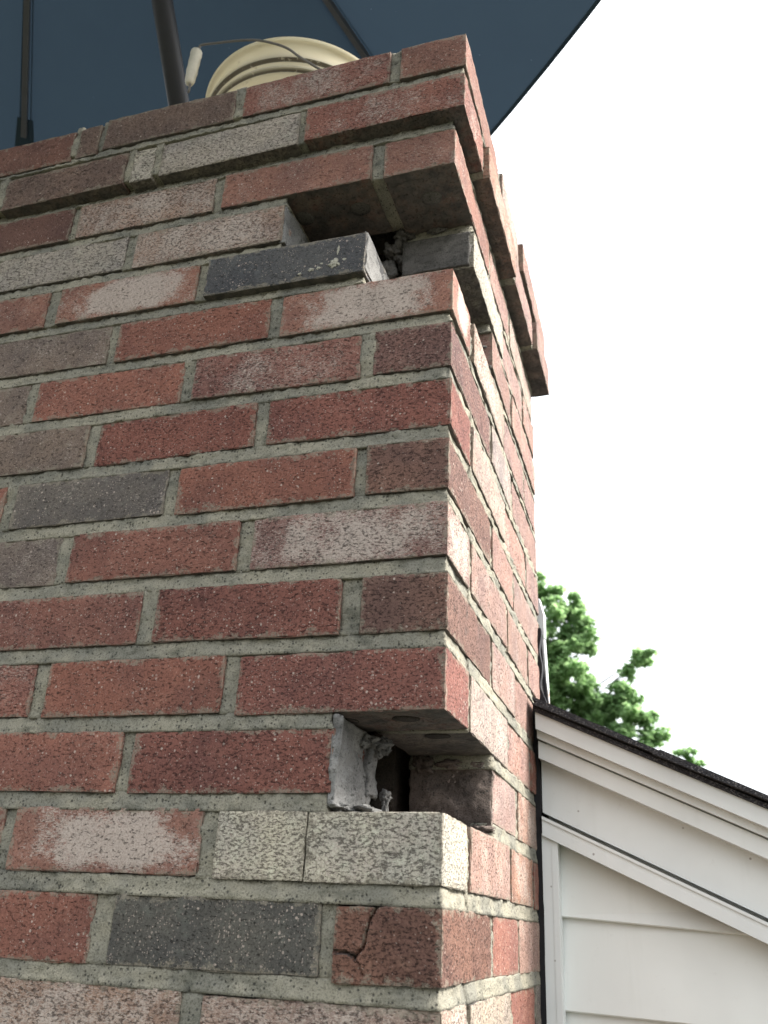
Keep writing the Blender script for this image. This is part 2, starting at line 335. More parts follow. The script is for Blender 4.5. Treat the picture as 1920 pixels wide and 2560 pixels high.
def brick(lo, hi, kind='red', off=(0, 0, 0), rot=(0, 0, 0), cell=.008, cracks=(), holes=(), label=None, rough=1.0):
    lo, hi = Vector(lo), Vector(hi); ctr = (lo + hi) / 2; h = (hi - lo) / 2; sd_ = rb.random() * 60
    bow = [rb.uniform(-.0009, .0009) for _ in range(6)]
    def fn(co, s):
        p = co.copy(); q = co + ctr
        k = sum(1 for a in s if a)
        nn = N(q, 120, sd_) ; n2 = N(q, 42, sd_ + 5); n3 = N(q, 300, sd_ + 9)
        for a in range(3):
            if s[a]:
                d = .0007 * nn + .0010 * n2 + .0004 * n3
                if k >= 2: d += -.0005 - .0011 * max(0, nn) - .0008 * max(0, n3) - .007 * max(0, n2 - .34) * rough
                p[a] += s[a] * d * (1 if k < 3 else .9)
            else:  # near an edge
                e = h[a] - abs(co[a])
                if e < .003 and k >= 1:
                    for b in range(3):
                        if s[b]: p[b] -= s[b] * (.0003 + .0016 * max(0, n2 - .3) * rough)
        p.x += bow[0] * (co.y / max(h.y, .01)); p.z += bow[1] * (co.x / max(h.x, .01)) + bow[2] * (co.y / max(h.y, .01)); p.y += bow[3] * (co.x / max(h.x, .01))
        if s[1] == -1:
            for line, w, dep in cracks:
                for a_, b_ in zip(line[:-1], line[1:]):
                    A = Vector((a_[0], a_[1])); B = Vector((b_[0], b_[1])); P = Vector((q.x, q.z)) + Vector((N(q, 160, 3), N(q, 160, 8))) * .0012
                    t = max(0, min(1, (P - A).dot(B - A) / (B - A).length_squared)); dd = (P - (A + (B - A) * t)).length
                    if dd < w: p.y += dep * (1 - dd / w)
        if s[2] == -1:
            for hx, hy, r, dep in holes:
                dd = math.hypot(q.x - hx, q.y - hy)
                if dd < r: p.z += dep
        return p
    V, F = grid_box(-h, h, cell, fn, (.0009, .003))
    me = mesh('brick', V, F, 2)
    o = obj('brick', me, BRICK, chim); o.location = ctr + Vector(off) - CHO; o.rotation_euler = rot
    c, pale, sp, tear, burn, bloom = PAL[kind]; g_ = sum(c) / 3; c = tuple((g_ * .12 + v * .88) * .95 for v in c); o['bloom'] = float(bloom); o['half_x'] = float(h.x); o['half_y'] = float(h.y); o['half_z'] = float(h.z); j = rb.uniform(.9, 1.1); hue = rb.uniform(.96, 1.05)
    o.color = (c[0] * j * hue, c[1] * j, c[2] * j / hue, 1)
    o['pale'] = float(pale + rb.uniform(-.06, .06)); o['speck'] = float(sp); o['tear'] = float(tear); o['burn'] = float(burn)
    if label: o['label'] = label
    return o
def zc(c): return c * PITCH
FRONT = {  # course: spans from the corner leftwards in mm, kind
 -1: [(-90, 0, 'pinkp'), (-286, -102, 'red'), (-490, -298, 'tan'), (-696, -502, 'red')],
 0: [(-192, 0, 'tanred'), (-404, -210, 'tanred'), (-606, -416, 'brick')],
 1: [(-86, 0, 'brown'), (-283, -97, 'grey'), (-500, -301, 'red'), (-700, -512, 'red')],
 2: [(-195, 0, 'cream'), (-399, -209, 'bloom'), (-604, -411, 'brick')],
 3: [None, (-288, -95, 'deep'), (-492, -300, 'red'), (-697, -504, 'red')],
 4: [(-192, 0, 'deep'), (-395, -207, 'red'), (-602, -410, 'scar')],
 5: [(-80, 0, 'burnt'), (-288, -98, 'deep'), (-492, -304, 'red'), (-697, -504, 'red')],
 6: [(-194, 0, 'rose'), (-399, -208, 'red'), (-606, -413, 'olive')],
 7: [(-82, 0, 'brown'), (-286, -93, 'red'), (-486, -299, 'greyb'), (-700, -501, 'red')],
 8: [(-193, 0, 'deep'), (-397, -207, 'deep'), (-604, -409, 'olive')],
 9: [(-82, 0, 'purp'), (-287, -95, 'scar'), (-491, -301, 'red'), (-700, -504, 'olive')],
 10: [(-192, 0, 'bloom'), (-397, -205, 'red'), (-604, -409, 'olive')],
 11: [None, (-290, -96, 'char'), (-492, -303, 'bloom'), (-700, -509, 'brick')],
 12: [None, (-400, -203, 'tanred'), (-606, -412, 'tan')],
 13: [(-84, 0, 'brick'), (-289, -98, 'brick'), (-496, -301, 'tanred'), (-700, -505, 'dull')],
 14: [(-182, 14, 'scar'), (-380, -191, 'tan'), (-420, -388, 'cream'), (-616, -428, 'umber'), (-820, -628, 'umber')],
 15: [(-66, 14, 'brick'), (-273, -78, 'scar'), (-474, -284, 'umber'), (-515, -481, 'umber'), (-720, -522, 'dull')]}
RIGHT_ODD = [(0, 197), (208, 345), (356, 577)]
RIGHT_EVEN = [(0, 88), (97, 290), (302, 455), (465, 577)]
RK = {-1: 'pink pink red', 0: 'x tan red greyb', 1: 'x red pinkp', 2: 'x pinkp orange red', 3: 'x pinkp orange', 4: 'x pale pink red', 5: 'x pinkp pink', 6: 'x pinkp pinkp pink',  # right-face kinds: pinker and paler, haze and side light painted into the colour
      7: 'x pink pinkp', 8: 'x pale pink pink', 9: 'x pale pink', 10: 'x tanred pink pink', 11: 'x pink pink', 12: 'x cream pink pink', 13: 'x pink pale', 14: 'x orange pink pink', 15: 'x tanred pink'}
CORNER_K = {1: 'orange'}
XL = -1.0
rj = random.Random(9)
for c in range(-1, 16):
    odd = c % 2 == 1; z0 = zc(c); z1 = z0 + BH; pr_ = .014 if c >= 14 else 0.0
    depth = WY + pr_
    for i, s in enumerate(FRONT[c]):
        if s is None: continue
        x0, x1, k = s; x0 /= 1000; x1 /= 1000
        off = (0, rj.uniform(-.0009, .0012), rj.uniform(-.0008, .0008)); rot = (0, rj.uniform(-.003, .003), 0); kw = {}
        y1 = WY
        if i == 0 and odd: y1 = .197          # the corner brick of an odd course runs back along the right face
        if i == 0 and c >= 14: y1 = .197 if odd else WY
        if c >= 14: off = (0, off[1], off[2] - (.0085 if x1 < -.5 else .006 if x1 < -.3 else .003 if x1 < -.1 else 0) * (1 if c == 14 else 1.1))
        if c == 11 and i == 1: off = (0, -.006, -.002); rot = (0, -.022, 0); kw['label'] = 'charcoal brick with a broken pale end beside the upper gap'
        if c == 11 and i == 1: rot = (0, .018, 0)
        if c == 1 and i == 0:
            kw = dict(cell=(.0013, .008, .0013), cracks=[([(-.052, .1225), (-.0575, .113), (-.060, .104), (-.0615, .093), (-.068, .0865), (-.076, .0895), (-.085, .090)], .0013, .006), ([(-.068, .0865), (-.064, .081), (-.061, .074)], .0010, .003)], label='cracked red brown corner brick')
        if c == 4 and i == 0: kw = dict(cell=.006)
        if c == 13 and i == 0: kw = dict(cell=.006)
        if c == 13 and i == 1: kw = dict(cell=.006)
        if c == 2 and i == 0:
            brick((-.195, 0, z0), (-.1145, WY, z1), 'cream', off, rot, cell=.006, rough=.4); brick((-.1137, 0, z0), (0, WY, z1), 'cream', off, rot, cell=.006, rough=.4, label='cream buff corner brick with dark drag marks under the lower gap'); continue
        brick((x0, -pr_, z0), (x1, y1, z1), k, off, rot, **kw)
    last = FRONT[c][-1][0] / 1000 - .012; n = 0
    while last > XL + .02:                                   # beyond the picture's left edge
        x0 = max(XL - pr_, last - .194)
        brick((x0, -pr_, z0), (last, WY, z1), rj.choice(['red', 'brick', 'brown', 'olive', 'scar', 'deep']), cell=.02); last = x0 - .012
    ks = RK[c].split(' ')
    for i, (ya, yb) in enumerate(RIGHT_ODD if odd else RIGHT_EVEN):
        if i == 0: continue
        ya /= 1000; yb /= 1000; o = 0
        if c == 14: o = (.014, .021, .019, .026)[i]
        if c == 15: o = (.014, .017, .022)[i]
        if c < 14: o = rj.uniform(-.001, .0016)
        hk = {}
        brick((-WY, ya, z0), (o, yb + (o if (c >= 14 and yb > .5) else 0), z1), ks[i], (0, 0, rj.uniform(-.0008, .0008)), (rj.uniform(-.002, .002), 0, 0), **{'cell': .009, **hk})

# mortar joints: recessed, deeper at their upper edge
def bed(xa, xb, ya, yb, z0, z1, pr_=0.0, base=.0006, deep=.0062, cell=.0035):
    lo = Vector((xa, ya, z0 - .0012)); hi = Vector((xb, yb, z1 + .0012))
    def fn(co, s):
        t = (co.z - z0) / (z1 - z0); t = max(0, min(1, t))
        rec = base + deep * t ** .75 + .0016 * N(co, 38, 2) + .0022 * N(co, 130, 7) + .0012 * N(co, 330, 3) ; p = co.copy()
        if s[1] == -1: p.y += rec
        if s[0] == 1: p.x -= rec
        if s[0] == -1 or s[1] == 1: p += Vector((.002 * N(co, 80, 3), .002 * N(co, 80, 4), 0))
        return p
    return grid_box(lo, hi, (cell, .012, .0026), fn, ())
mp = []
for c in range(-2, 16):
    z0 = zc(c) + BH; z1 = zc(c + 1)
    if c == 15: continue
    pr_ = .014 if c == 14 else 0.0; xe = pr_; ys = WY
    if c in (2, 3): xe = -.097; ys = .203
    if c == 10: xe = -.097; ys = .206
    if c == 11: xe = -.2; ys = .206
    if c == 12: xe = -.2; ys = .098
    mp.append(bed(XL, xe, -pr_, WY, z0, z1, pr_, deep=.0042 if c >= 9 else .0026))
    mp.append(bed(-WY, pr_, ys, .577, z0, z1, pr_, base=-.0002, deep=.0026 if c >= 9 else .0016, cell=.006))
def head(xa, xb, ya, yb, z0, z1, right=False, rec=.0035, sd_=0):
    ext = .0015
    if right: lo, hi = Vector((xa, ya - ext, z0)), Vector((xb, yb + ext, z1))
    else: lo, hi = Vector((xa - ext, ya, z0)), Vector((xb + ext, yb, z1))
    def fn(co, s):
        p = co.copy(); r = rec + .0022 * N(co, 45, 11 + sd_) + .0020 * N(co, 150, 5) + .001 * N(co, 330, 5)
        if s[1] == -1 and not right: p.y += r
        if s[0] == 1 and right: p.x -= r
        return p
    return grid_box(lo, hi, (.0028, .015, .0035) if not right else (.015, .003, .004), fn, ())
for c in range(-1, 16):
    z0 = zc(c); z1 = z0 + BH; pr_ = .014 if c >= 14 else 0.0; sp = FRONT[c]
    for a, b in zip(sp[:-1], sp[1:]):
        if a is None or b is None: continue
        mp.append(head(b[1] / 1000, a[0] / 1000, -pr_, WY, z0, z1, rec=rb.uniform(.0015, .004)))
    last = FRONT[c][-1][0] / 1000
    while last > XL + .02: mp.append(head(last - .012, last, -pr_, WY, z0, z1)); last -= .206
    rr = RIGHT_ODD if c % 2 else RIGHT_EVEN
    for i, (a, b) in enumerate(zip(rr[:-1], rr[1:])):
        if c in (3, 11, 12) and i == 0: continue
        mp.append(head(-WY, pr_ , a[1] / 1000, b[0] / 1000, z0, z1, True, rec=.002 if (c != 14 or i == 0) else -.003))
o = obj('mortar', mesh('mortar', *join(mp), True), MORTAR, chim); o.location = -CHO

# broken mortar left on the sides of the gaps
def smear(lo, hi, amp, cell=.0035, seed=0, sc=70):
    def fn(co, s):
        p = co.copy(); v = Vector((N(co, sc, seed), N(co, sc, seed + 4), N(co, sc, seed + 8))); w = Vector((N(co, sc * 4, seed), N(co, sc * 4, seed + 4), N(co, sc * 4, seed + 8)))
        return p + v * amp + w * amp * .35
    return grid_box(Vector(lo), Vector(hi), cell, fn, ())
def lump(c, r, seed, squash=(1, 1, 1), rough=.45):
    V, F = [], []; n = 18; C_ = Vector(c); so = Vector((seed * 3.7, seed * 1.9, -seed * 2.3))
    for i in range(n + 1):
        for k in range(2 * n):
            t = math.pi * i / n; a = math.pi * k / n; d = Vector((math.sin(t) * math.cos(a), math.sin(t) * math.sin(a), math.cos(t)))
            f = 1 + .75 * noise.noise(d * 1.3 + so) + .45 * noise.noise(d * 3.1 + so) + .28 * noise.noise(d * 7 + so) + .14 * noise.noise(d * 15 + so)
            V.append(C_ + Vector((d.x * squash[0], d.y * squash[1], d.z * squash[2])) * r * f)
    for i in range(n):
        for k in range(2 * n): F.append((i * 2 * n + k, (i + 1) * 2 * n + k, (i + 1) * 2 * n + (k + 1) % (2 * n), i * 2 * n + (k + 1) % (2 * n)))
    return V, F
def film(lo, hi, axis, sign, amp=.004, bias=0.0, seed=0, sc=28, cell=.0022):
    """crust on a brick face: its outer side wanders in and out of the face, so it ends in ragged edges"""
    def fn(co, s):
        p = co.copy()
        h = N(co, sc, seed) + .5 * N(co, sc * 2.6, seed + 3) + .28 * N(co, sc * 7, seed + 6) + .18 * N(co, sc * 18, seed + 8)
        if s[axis] == sign: p[axis] += sign * (h * amp + bias)
        else:
            for b in range(3):
                if b != axis and s[b]: p[b] += s[b] * (.004 * N(co, 60, seed) + .0025 * N(co, 190, seed + 2))
        return p
    return grid_box(Vector(lo), Vector(hi), cell, fn, ())
def patch(parts, label, mat=PATCH):
    o = obj('mortar_patch', mesh('mortar_patch', *join(parts), True), mat, chim); o['label'] = label; o.location = -CHO
z3 = zc(3)
patch([film((-.0985, .001, z3 - .010), (-.0925, .088, z3 + BH + .010), 0, 1, .0035, .0005, 3), film((-.0985, .074, z3 + .010), (-.0870, .097, z3 + BH + .009), 0, 1, .0035, .0, 9, 45),
       lump((-.090, .072, z3 + .055), .008, 4, (1.2, 1.2, .7)), lump((-.081, .086, z3 + .054), .008, 8, (1.1, 1, 1.0)),
       lump((-.097, .014, z3 - .008), .008, 5, (1.4, 1.2, .45)), lump((-.086, .050, z3 - .008), .010, 15, (1.3, 2.0, .4)), lump((-.080, .100, z3 + .001), .005, 6, (.6, .7, 1.9)), lump((-.080, .101, z3 + .012), .0048, 7)],
      'grey mortar crust on the broken side of the lower gap')
patch([film((-.086, .2035, z3 - .006), (-.002, .210, z3 + BH + .006), 1, -1, .0040, -.0014, 13, 34), lump((-.045, .203, z3 + BH + .004), .007, 31, (1.8, .8, .6)), lump((-.072, .204, z3 + BH + .002), .009, 34, (1.2, .7, .9)), lump((-.012, .205, z3 - .006), .008, 33, (1.4, .8, .6))],
      'thin dusty mortar film on the inner brick end of the lower gap', DUST)
z11, z12 = zc(11), zc(12)
patch([film((-.0985, -.004, z11 + .001), (-.0958, .084, z11 + BH - .004), 0, 1, .0008, .0003, 23)], 'pale cement skin on the end of the charcoal brick')
patch([film((-.2065, .002, z12 - .002), (-.2015, .088, z12 + BH), 0, 1, .003, .001, 33)], 'grey mortar on the end of the tan brick above the charcoal brick')
patch([lump((-.10, .104, zc(13) - .018), .012, 41), lump((-.085, .106, zc(13) - .036), .010, 42), lump((-.112, .105, zc(13) - .050), .014, 43, (1, .7, 1)),
       lump((-.135, .104, zc(13) - .028), .012, 44), lump((-.150, .106, zc(13) - .05), .014, 49), lump((-.10, .106, zc(12) - .03), .014, 50), lump((-.078, .100, zc(13) - .004), .006, 45), lump((-.185, .097, zc(13) - .006), .010, 46, (1.5, 1, .6)),
       lump((-.088, .096, zc(13) - .004), .007, 48)],
      'rubble of rough mortar at the back of the upper gap', GRIME)
patch([film((-.086, .0945, z12 + .002), (-.004, .101, z12 + BH - .002), 1, -1, .0010, .0006, 73, 30)], 'sooty film on the front end of the cream brick in the upper gap', GRIME)
for L_ in (lump((-.02, .204, z11 + .03), .008, 51, (1.4, .5, 1)), lump((-.045, .098, zc(13) - .003), .006, 52, (1.8, .7, .7)), lump((-.012, .203, z11 - .002), .007, 53, (1.4, .7, .6))):
    o = obj('mortar_crumb', mesh('mortar_crumb', *L_, True), GRIME, chim); o.location = -CHO

# mortar that filled the core holes of the bricks over the gaps, and splashes on the charcoal brick
def core(x, y, z, rx, ry, seed):
    V = [Vector((x, y, z + .004))]; n = 28; F = []
    for q, (f, dz) in enumerate(((1, .004), (1, -.0006), (.55, -.0012 + .0006 * (seed % 3)))):
        for k in range(n):
            a = 2 * math.pi * k / n; w = 1 + .07 * N((math.cos(a), math.sin(a), seed), 1.5)
            V.append(Vector((x + rx * f * w * math.cos(a), y + ry * f * w * math.sin(a), z + dz + .0006 * N((math.cos(a) * f, math.sin(a) * f, seed), 2.5))))
    for q in range(2):
        for k in range(n): F.append((1 + q * n + k, 1 + q * n + (k + 1) % n, 1 + (q + 1) * n + (k + 1) % n, 1 + (q + 1) * n + k))
    V.append(Vector((x, y, z - .0006))); F += [(0, 1 + (k + 1) % n, 1 + k) for k in range(n)] + [(len(V) - 1, 1 + 2 * n + k, 1 + 2 * n + (k + 1) % n) for k in range(n)]
    return V, F
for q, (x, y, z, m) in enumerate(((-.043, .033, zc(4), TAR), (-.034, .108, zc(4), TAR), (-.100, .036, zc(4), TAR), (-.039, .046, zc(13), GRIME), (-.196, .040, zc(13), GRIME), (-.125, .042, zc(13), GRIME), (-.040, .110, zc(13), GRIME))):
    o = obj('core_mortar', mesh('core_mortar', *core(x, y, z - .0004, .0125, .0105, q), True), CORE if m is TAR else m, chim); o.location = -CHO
for q, (x, dz, rr_, sq) in enumerate(((-.1325, .0155, .0055, (1.2, .25, .9)), (-.150, .013, .0022, (1, .4, 1)), (-.158, .012, .0026, (1.2, .4, .8)), (-.120, .0185, .0022, (1, .4, .8)), (-.172, .009, .0018, (1, .4, 1)), (-.128, .034, .0030, (.5, .3, 2.0)), (-.146, .018, .0014, (1, .5, 1)))):
    o = obj('mortar_splash', mesh('mortar_splash', *lump((x, -.0062, z11 + dz - .002), rr_, 80 + q, sq), True), SPLASH, chim); o.location = -CHO

# inside: flue, crown, side and rear walls
o = obj('flue_liner', mesh('flue_liner', *join([smear((-.70, .205, -.2), (-.150, .45, .975), .0015, .03, 61), smear((-.128, .205, -.2), (-.104, .262, .93), .0015, .01, 62)])), LINER, chim); o.location = -CHO
o = obj('crown_slab', mesh('crown_slab', *smear((XL + .089, .089, .955), (-.0895, .489, .978), .0012, .02, 63)), MORTAR, chim); o.location = -CHO
low = []
for c in range(-50, 16):                                     # hidden left and rear walls and the shaft below the picture
    z0 = zc(c) + .0; z1 = z0 + BH; odd = c % 2; pr_ = .014 if c >= 14 else 0
    def run(a, b, start):
        out = []; t = a; first = start
        while t < b - .02: e = min(b, t + first); out.append((t, e)); t = e + .012; first = .194
        return out
    if z0 < GZ: continue
    for a, b in run(.1, .577, .097 if odd else .194): low.append(box((XL - pr_, a, z0), (XL + WY, b, z1)))
    for a, b in run(XL + WY + .01, -.1, .194 if odd else .097): low.append(box((a, .577 - WY, z0), (b, .577 + pr_, z1)))
    if c < -1:
        for a, b in run(0, -XL, .09 if odd else .194): low.append(box((-b, 0, z0), (-a, WY if not (odd and a == 0) else .19, z1)))
        for a, b in run(.2 if odd else .1, .577, .194): low.append(box((-WY, a, z0), (0, b, z1)))
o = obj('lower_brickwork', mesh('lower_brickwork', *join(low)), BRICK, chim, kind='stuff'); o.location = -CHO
o.color = (.195, .085, .063, 1); o['pale'] = .3; o['speck'] = .5; o['tear'] = .5; o['burn'] = .1; o['bloom'] = 0.0; o['half_x'] = 1.0; o['half_y'] = 1.0; o['half_z'] = 1.0
core = [box((XL + .004, .1, GZ), (XL + WY - .004, .573, 15 * PITCH)), box((XL + WY, .577 - WY + .004, GZ), (-.004 - WY, .573, 15 * PITCH)),
        box((XL + .004, .004, GZ), (-.004, WY - .004, -PITCH - .004)), box((-WY + .004, WY, GZ), (-.004, .573, -PITCH - .004))]
o = obj('wall_core', mesh('wall_core', *join(core)), MORTAR, chim); o.location = -CHO

# ------------------------------------------------------------------ umbrella
UB = Vector((-.511, .350, 1.070)); UD = Vector((-.105, -.45, 1))
base = UB - UD * .092; joint = UB + UD * .80; HUB = Vector((-.700, -.240, 2.200))
umb = thing('patio_umbrella', 'large navy patio umbrella with dark metal ribs standing in the chimney top', 'umbrella', base)
TIPS = [Vector(p) for p in ((-1.912, .646, 1.80), (-1.2206, .537, 1.808), (-.2355, .945, 1.85), (.505, .178, 1.85), (.418, -1.138, 1.86), (-.40, -1.42, 1.86), (-1.259, -1.437, 1.86), (-1.999, -.670, 1.86))]
def canopy():
    V, F = [], []; K = 8; M = 10; n = len(TIPS); idx = {}
    for a in range(n):
        A, B = TIPS[a], TIPS[(a + 1) % n]
        for i in range(M + 1):
            t = i / M
            for k in range(K + 1):
                s = k / K; P = HUB.lerp(A.lerp(B, s), t); sag = 4 * s * (1 - s) * .035 * t; P.z -= sag * 1.0; key = (a, i, k)
                idx[key] = len(V); V.append(P)
        for i in range(M):
            for k in range(K): F.append((idx[a, i, k], idx[a, i, k + 1], idx[a, i + 1, k + 1], idx[a, i + 1, k]))
    return V, F
V, F = canopy(); V2 = [v + Vector((0, 0, .0012)) for v in V]
o = obj('canopy', mesh('canopy', V, F, True), FABRIC, umb); o.location = -base
# hem strip hanging along the edge
hv = []
for a in range(len(TIPS)):
    A, B = TIPS[a], TIPS[(a + 1) % len(TIPS)]; inn = (HUB - (A + B) / 2).normalized() * .010
    pts = [A.lerp(B, s / 8) - Vector((0, 0, 4 * s / 8 * (1 - s / 8) * .035)) for s in range(9)]
    for p, q in zip(pts[:-1], pts[1:]): hv.append(([p, q, q + inn - Vector((0, 0, .002)), p + inn - Vector((0, 0, .002))], [(0, 1, 2, 3)]))
o = obj('hem', mesh('hem', *join(hv)), FABRIC, umb); o.location = -base
for i, T in enumerate(TIPS):
    d = (T - HUB); dn = d.normalized(); side = dn.cross(Vector((0, 0, 1))).normalized(); upv = side.cross(dn)
    a, b = HUB + dn * .05, T - dn * .03; w = .0062; drop = Vector((0, 0, -.011))
    pv = [[p + side * sx * w + upv * (-.004 - sz * .016) for sx in (-1, 1) for sz in (0, 1)] for p in (a, b)]
    Vr = pv[0] + pv[1]; Fr = [(0, 1, 3, 2), (4, 6, 7, 5), (0, 4, 5, 1), (2, 3, 7, 6), (0, 2, 6, 4), (1, 5, 7, 3)]
    r_ = obj('rib', mesh('rib', Vr, Fr), RIBMETAL, umb); r_.location = -base
    pk = [T - dn * .070, T + dn * .004]; pw = .018
    Vp = [pk[0] - side * pw - upv * .003, pk[0] + side * pw - upv * .003, pk[1] + side * pw * 1.3 - upv * .002, pk[1] - side * pw * 1.3 - upv * .002, pk[0] - side * pw * .5 - upv * .010, pk[0] + side * pw * .5 - upv * .010, pk[1] + side * pw * .7 - upv * .006, pk[1] - side * pw * .7 - upv * .006]
    q = obj('rib_pocket', mesh('rib_pocket', Vp, [(4, 5, 6, 7), (0, 1, 5, 4), (3, 2, 6, 7), (0, 4, 7, 3), (1, 2, 6, 5)]), FABRIC, umb); q.location = -base
for T in TIPS:
    dn = (T - HUB).normalized(); sd2 = dn.cross(Vector((0, 0, 1))).normalized()
    for w_ in (-.013, .013):
        a, b = HUB + sd2 * w_ * .3 - Vector((0, 0, .0016)), T + sd2 * w_ - Vector((0, 0, .0016)); e_ = sd2 * .0012
        q = obj('seam', mesh('seam', [a - e_, a + e_, b + e_, b - e_], [(0, 1, 2, 3)]), FABRIC, umb); q.location = -base
o = obj('pole', mesh('pole', *tube([base, joint - UD * .02, joint + Vector((-.01, -.03, .06)), HUB], .0185, 20), True), DARKMETAL, umb); o.location = -base
o = obj('tilt_joint', mesh('tilt_joint', *tube([joint - UD * .05, joint + UD * .03], .024, 20), True), DARKMETAL, umb); o.location = -base
o = obj('hub', mesh('hub', *tube([HUB - Vector((0, 0, .05)), HUB + Vector((0, 0, .03))], .045, 20), True), DARKMETAL, umb); o.location = -base

# ------------------------------------------------------------------ bucket
BC = Vector((-.336, .273, .979)); RIM = 1.340
bk = thing('bucket', 'aged cream plastic bucket with ribbed rim standing on the chimney top', 'bucket', BC)
prof = [(.128, .004), (.134, .0), (.140, .006)]
def bz(dz): return RIM - BC.z + dz
out = [(.1475, bz(-.12)), (.1515, bz(-.063)), (.1562, bz(-.0618)), (.1568, bz(-.0595)), (.1530, bz(-.0580)), (.1535, bz(-.0440)), (.1585, bz(-.0425)), (.1592, bz(-.0400)), (.1550, bz(-.0385)), (.1562, bz(-.0095)), (.1612, bz(-.0085)), (.1628, bz(-.006)), (.1628, bz(-.002)), (.1612, bz(.0)), (.1545, bz(-.0005)), (.1525, bz(-.006)), (.150, bz(-.06)), (.1265, .008), (.0005, .006)]
prof = [(.0005, .002)] + prof + out
SEG = 96; V, F = [], []
for r, z in prof:
    for k in range(SEG): a = 2 * math.pi * k / SEG; V.append((r * math.cos(a), r * math.sin(a), z - (RIM - BC.z)))
for i in range(len(prof) - 1):
    for k in range(SEG): F.append((i * SEG + k, i * SEG + (k + 1) % SEG, (i + 1) * SEG + (k + 1) % SEG, (i + 1) * SEG + k))
o = obj('body', mesh('body', V, F, True), BUCKET, bk); o.location = (0, 0, RIM - BC.z)
def smooth_pts(P, n=6):
    P = [Vector(p) for p in P]; out = []
    for i in range(len(P) - 1):
        p0, p1, p2, p3 = P[max(i - 1, 0)], P[i], P[i + 1], P[min(i + 2, len(P) - 1)]
        for k in range(n):
            t = k / n; out.append(.5 * ((2 * p1) + (p2 - p0) * t + (2 * p0 - 5 * p1 + 4 * p2 - p3) * t * t + (3 * p1 - p0 - 3 * p2 + p3) * t ** 3))
    return out + [P[-1]]
wp = [(-.215, .158, 1.262), (-.237, .125, 1.256), (-.267, .112, 1.277), (-.287, .106, 1.296), (-.311, .102, 1.311), (-.341, .100, 1.326), (-.373, .100, 1.336), (-.408, .100, 1.343), (-.436, .100, 1.348), (-.4395, .100, 1.343), (-.443, .100, 1.334), (-.4435, .100, 1.258), (-.447, .104, 1.250)]
o = obj('handle_wire', mesh('handle_wire', *tube(smooth_pts(wp), [.0021] * 78 if False else .0019, 8), True), WIRE, bk); o.location = -BC
o = obj('wire_lug', mesh('wire_lug', *tube([(-.225, .168, 1.262), (-.212, .150, 1.262)], .009, 12)), BUCKET, bk); o.location = -BC
gp = [Vector((-.443, .100, 1.336)).lerp(Vector((-.4455, .1, 1.262)), t) for t in (0, .03, .12, .2, .35, .5, .62, .75, .88, .97, 1)]
o = obj('grip', mesh('grip', *tube(gp, [.0055, .0088, .0092, .0085, .0090, .0084, .0090, .0080, .0078, .006, .003], 16), True), GRIP, bk); o.location = -BC

# ------------------------------------------------------------------ house
hs_ = thing('house', 'house gable with cream lap siding, white rake trim and dark shingle roof behind the chimney', 'house', (1.2, .55, GZ))
HO = Vector((1.2, .55, GZ))
SL = -.4455; XE = 3.2; XR = -.5
def hp(name, VF, mat, **kw):
    o = obj(name, mesh(name, *VF), mat, hs_, **kw); o.location = -HO; return o
def rake(name, z0t, z0b, y0, y1, x0=.008, mat=WHITE, xe=XE, bev=.0):
    """board running down the rake: z at x = 0 of its top and bottom edge"""
    P = [(x0, y0, z0t + SL * x0), (x0, y0, z0b + SL * x0), (x0, y1, z0b + SL * x0), (x0, y1, z0t + SL * x0)]
    return hp(name, prism(P, (xe - x0, 0, SL * (xe - x0))), mat)
WY0 = .520
hp('wall', prism([(.012, WY0 + .012, GZ), (XE - .3, WY0 + .012, GZ), (XE - .3, WY0 + .012, .33 + SL * (XE - .3)), (.012, WY0 + .012, .33 + SL * .012)], (0, .12, 0)), SIDING)
hp('wall', prism([(XL * 1.0 - .012, .62, GZ), (XR * 2 - XE + .3, .62, GZ), (XR * 2 - XE + .3, .62, .33 + SL * (XE - .3)), (XL - .012, .62, .33 - .0)], (0, .12, 0)), SIDING)
# lap siding boards, each a wedge with its lower edge proud
def siding(zl, zr_, hgt=.118, bowed=0.0):
    n = 12; V = []; xs = [.020 + (XE - .32) * i / n for i in range(n + 1)]
    for x in xs:
        t = min(1, (x - .024) / .23); z = zl + (zr_ - zl) * t + bowed * 4 * t * (1 - t)
        lim = .262 + SL * x                                   # covered by the rake trim
        zt = min(z + hgt, lim); zb = min(z, lim - .001); zl2 = min(z + .006, lim - .0005)
        V += [(x, WY0 + .001, zb + .0), (x, WY0 - .0005, zb + .0015), (x, WY0 + .0095, zt), (x, WY0 + .012, zt), (x, WY0 + .012, zb)]
    F = []
    for i in range(n):
        for k in range(5): F.append((i * 5 + k, (i + 1) * 5 + k, (i + 1) * 5 + (k + 1) % 5, i * 5 + (k + 1) % 5))
    F += [(0, 1, 2, 3, 4), tuple(n * 5 + k for k in (4, 3, 2, 1, 0))]
    return V, F
zs = [(.1285, .1165), (.0255, .0185)]
for k in range(1, 34): zs.append((.0255 - .103 * k, .0185 - .103 * k))
for i, (a, b) in enumerate(zs):
    if a < GZ: break
    hp('siding_board', siding(a, b, .128 if i == 0 else .106, -.0012 if i == 0 else 0), SIDING)
hp('corner_board', box((.0065, .499, GZ), (.0262, .523, .225)), WHITE)
hp('corner_board', box((.0185, .4985, GZ), (.0255, .4995, .2225)), WHITE)
rake('trim_board', .2485, .2255, .494, .5195)                      # over the siding
rake('frieze_board', .3235, .2545, .5035, .5195)
rake('trim_bead', .2489, .2449, .4922, .4938)
rake('fascia_board', .3415, .3195, .479, .505)
rake('fascia_board', .3535, .3432, .470, .4785)
rake('fascia_board', .3742, .3528, .4575, .4695)
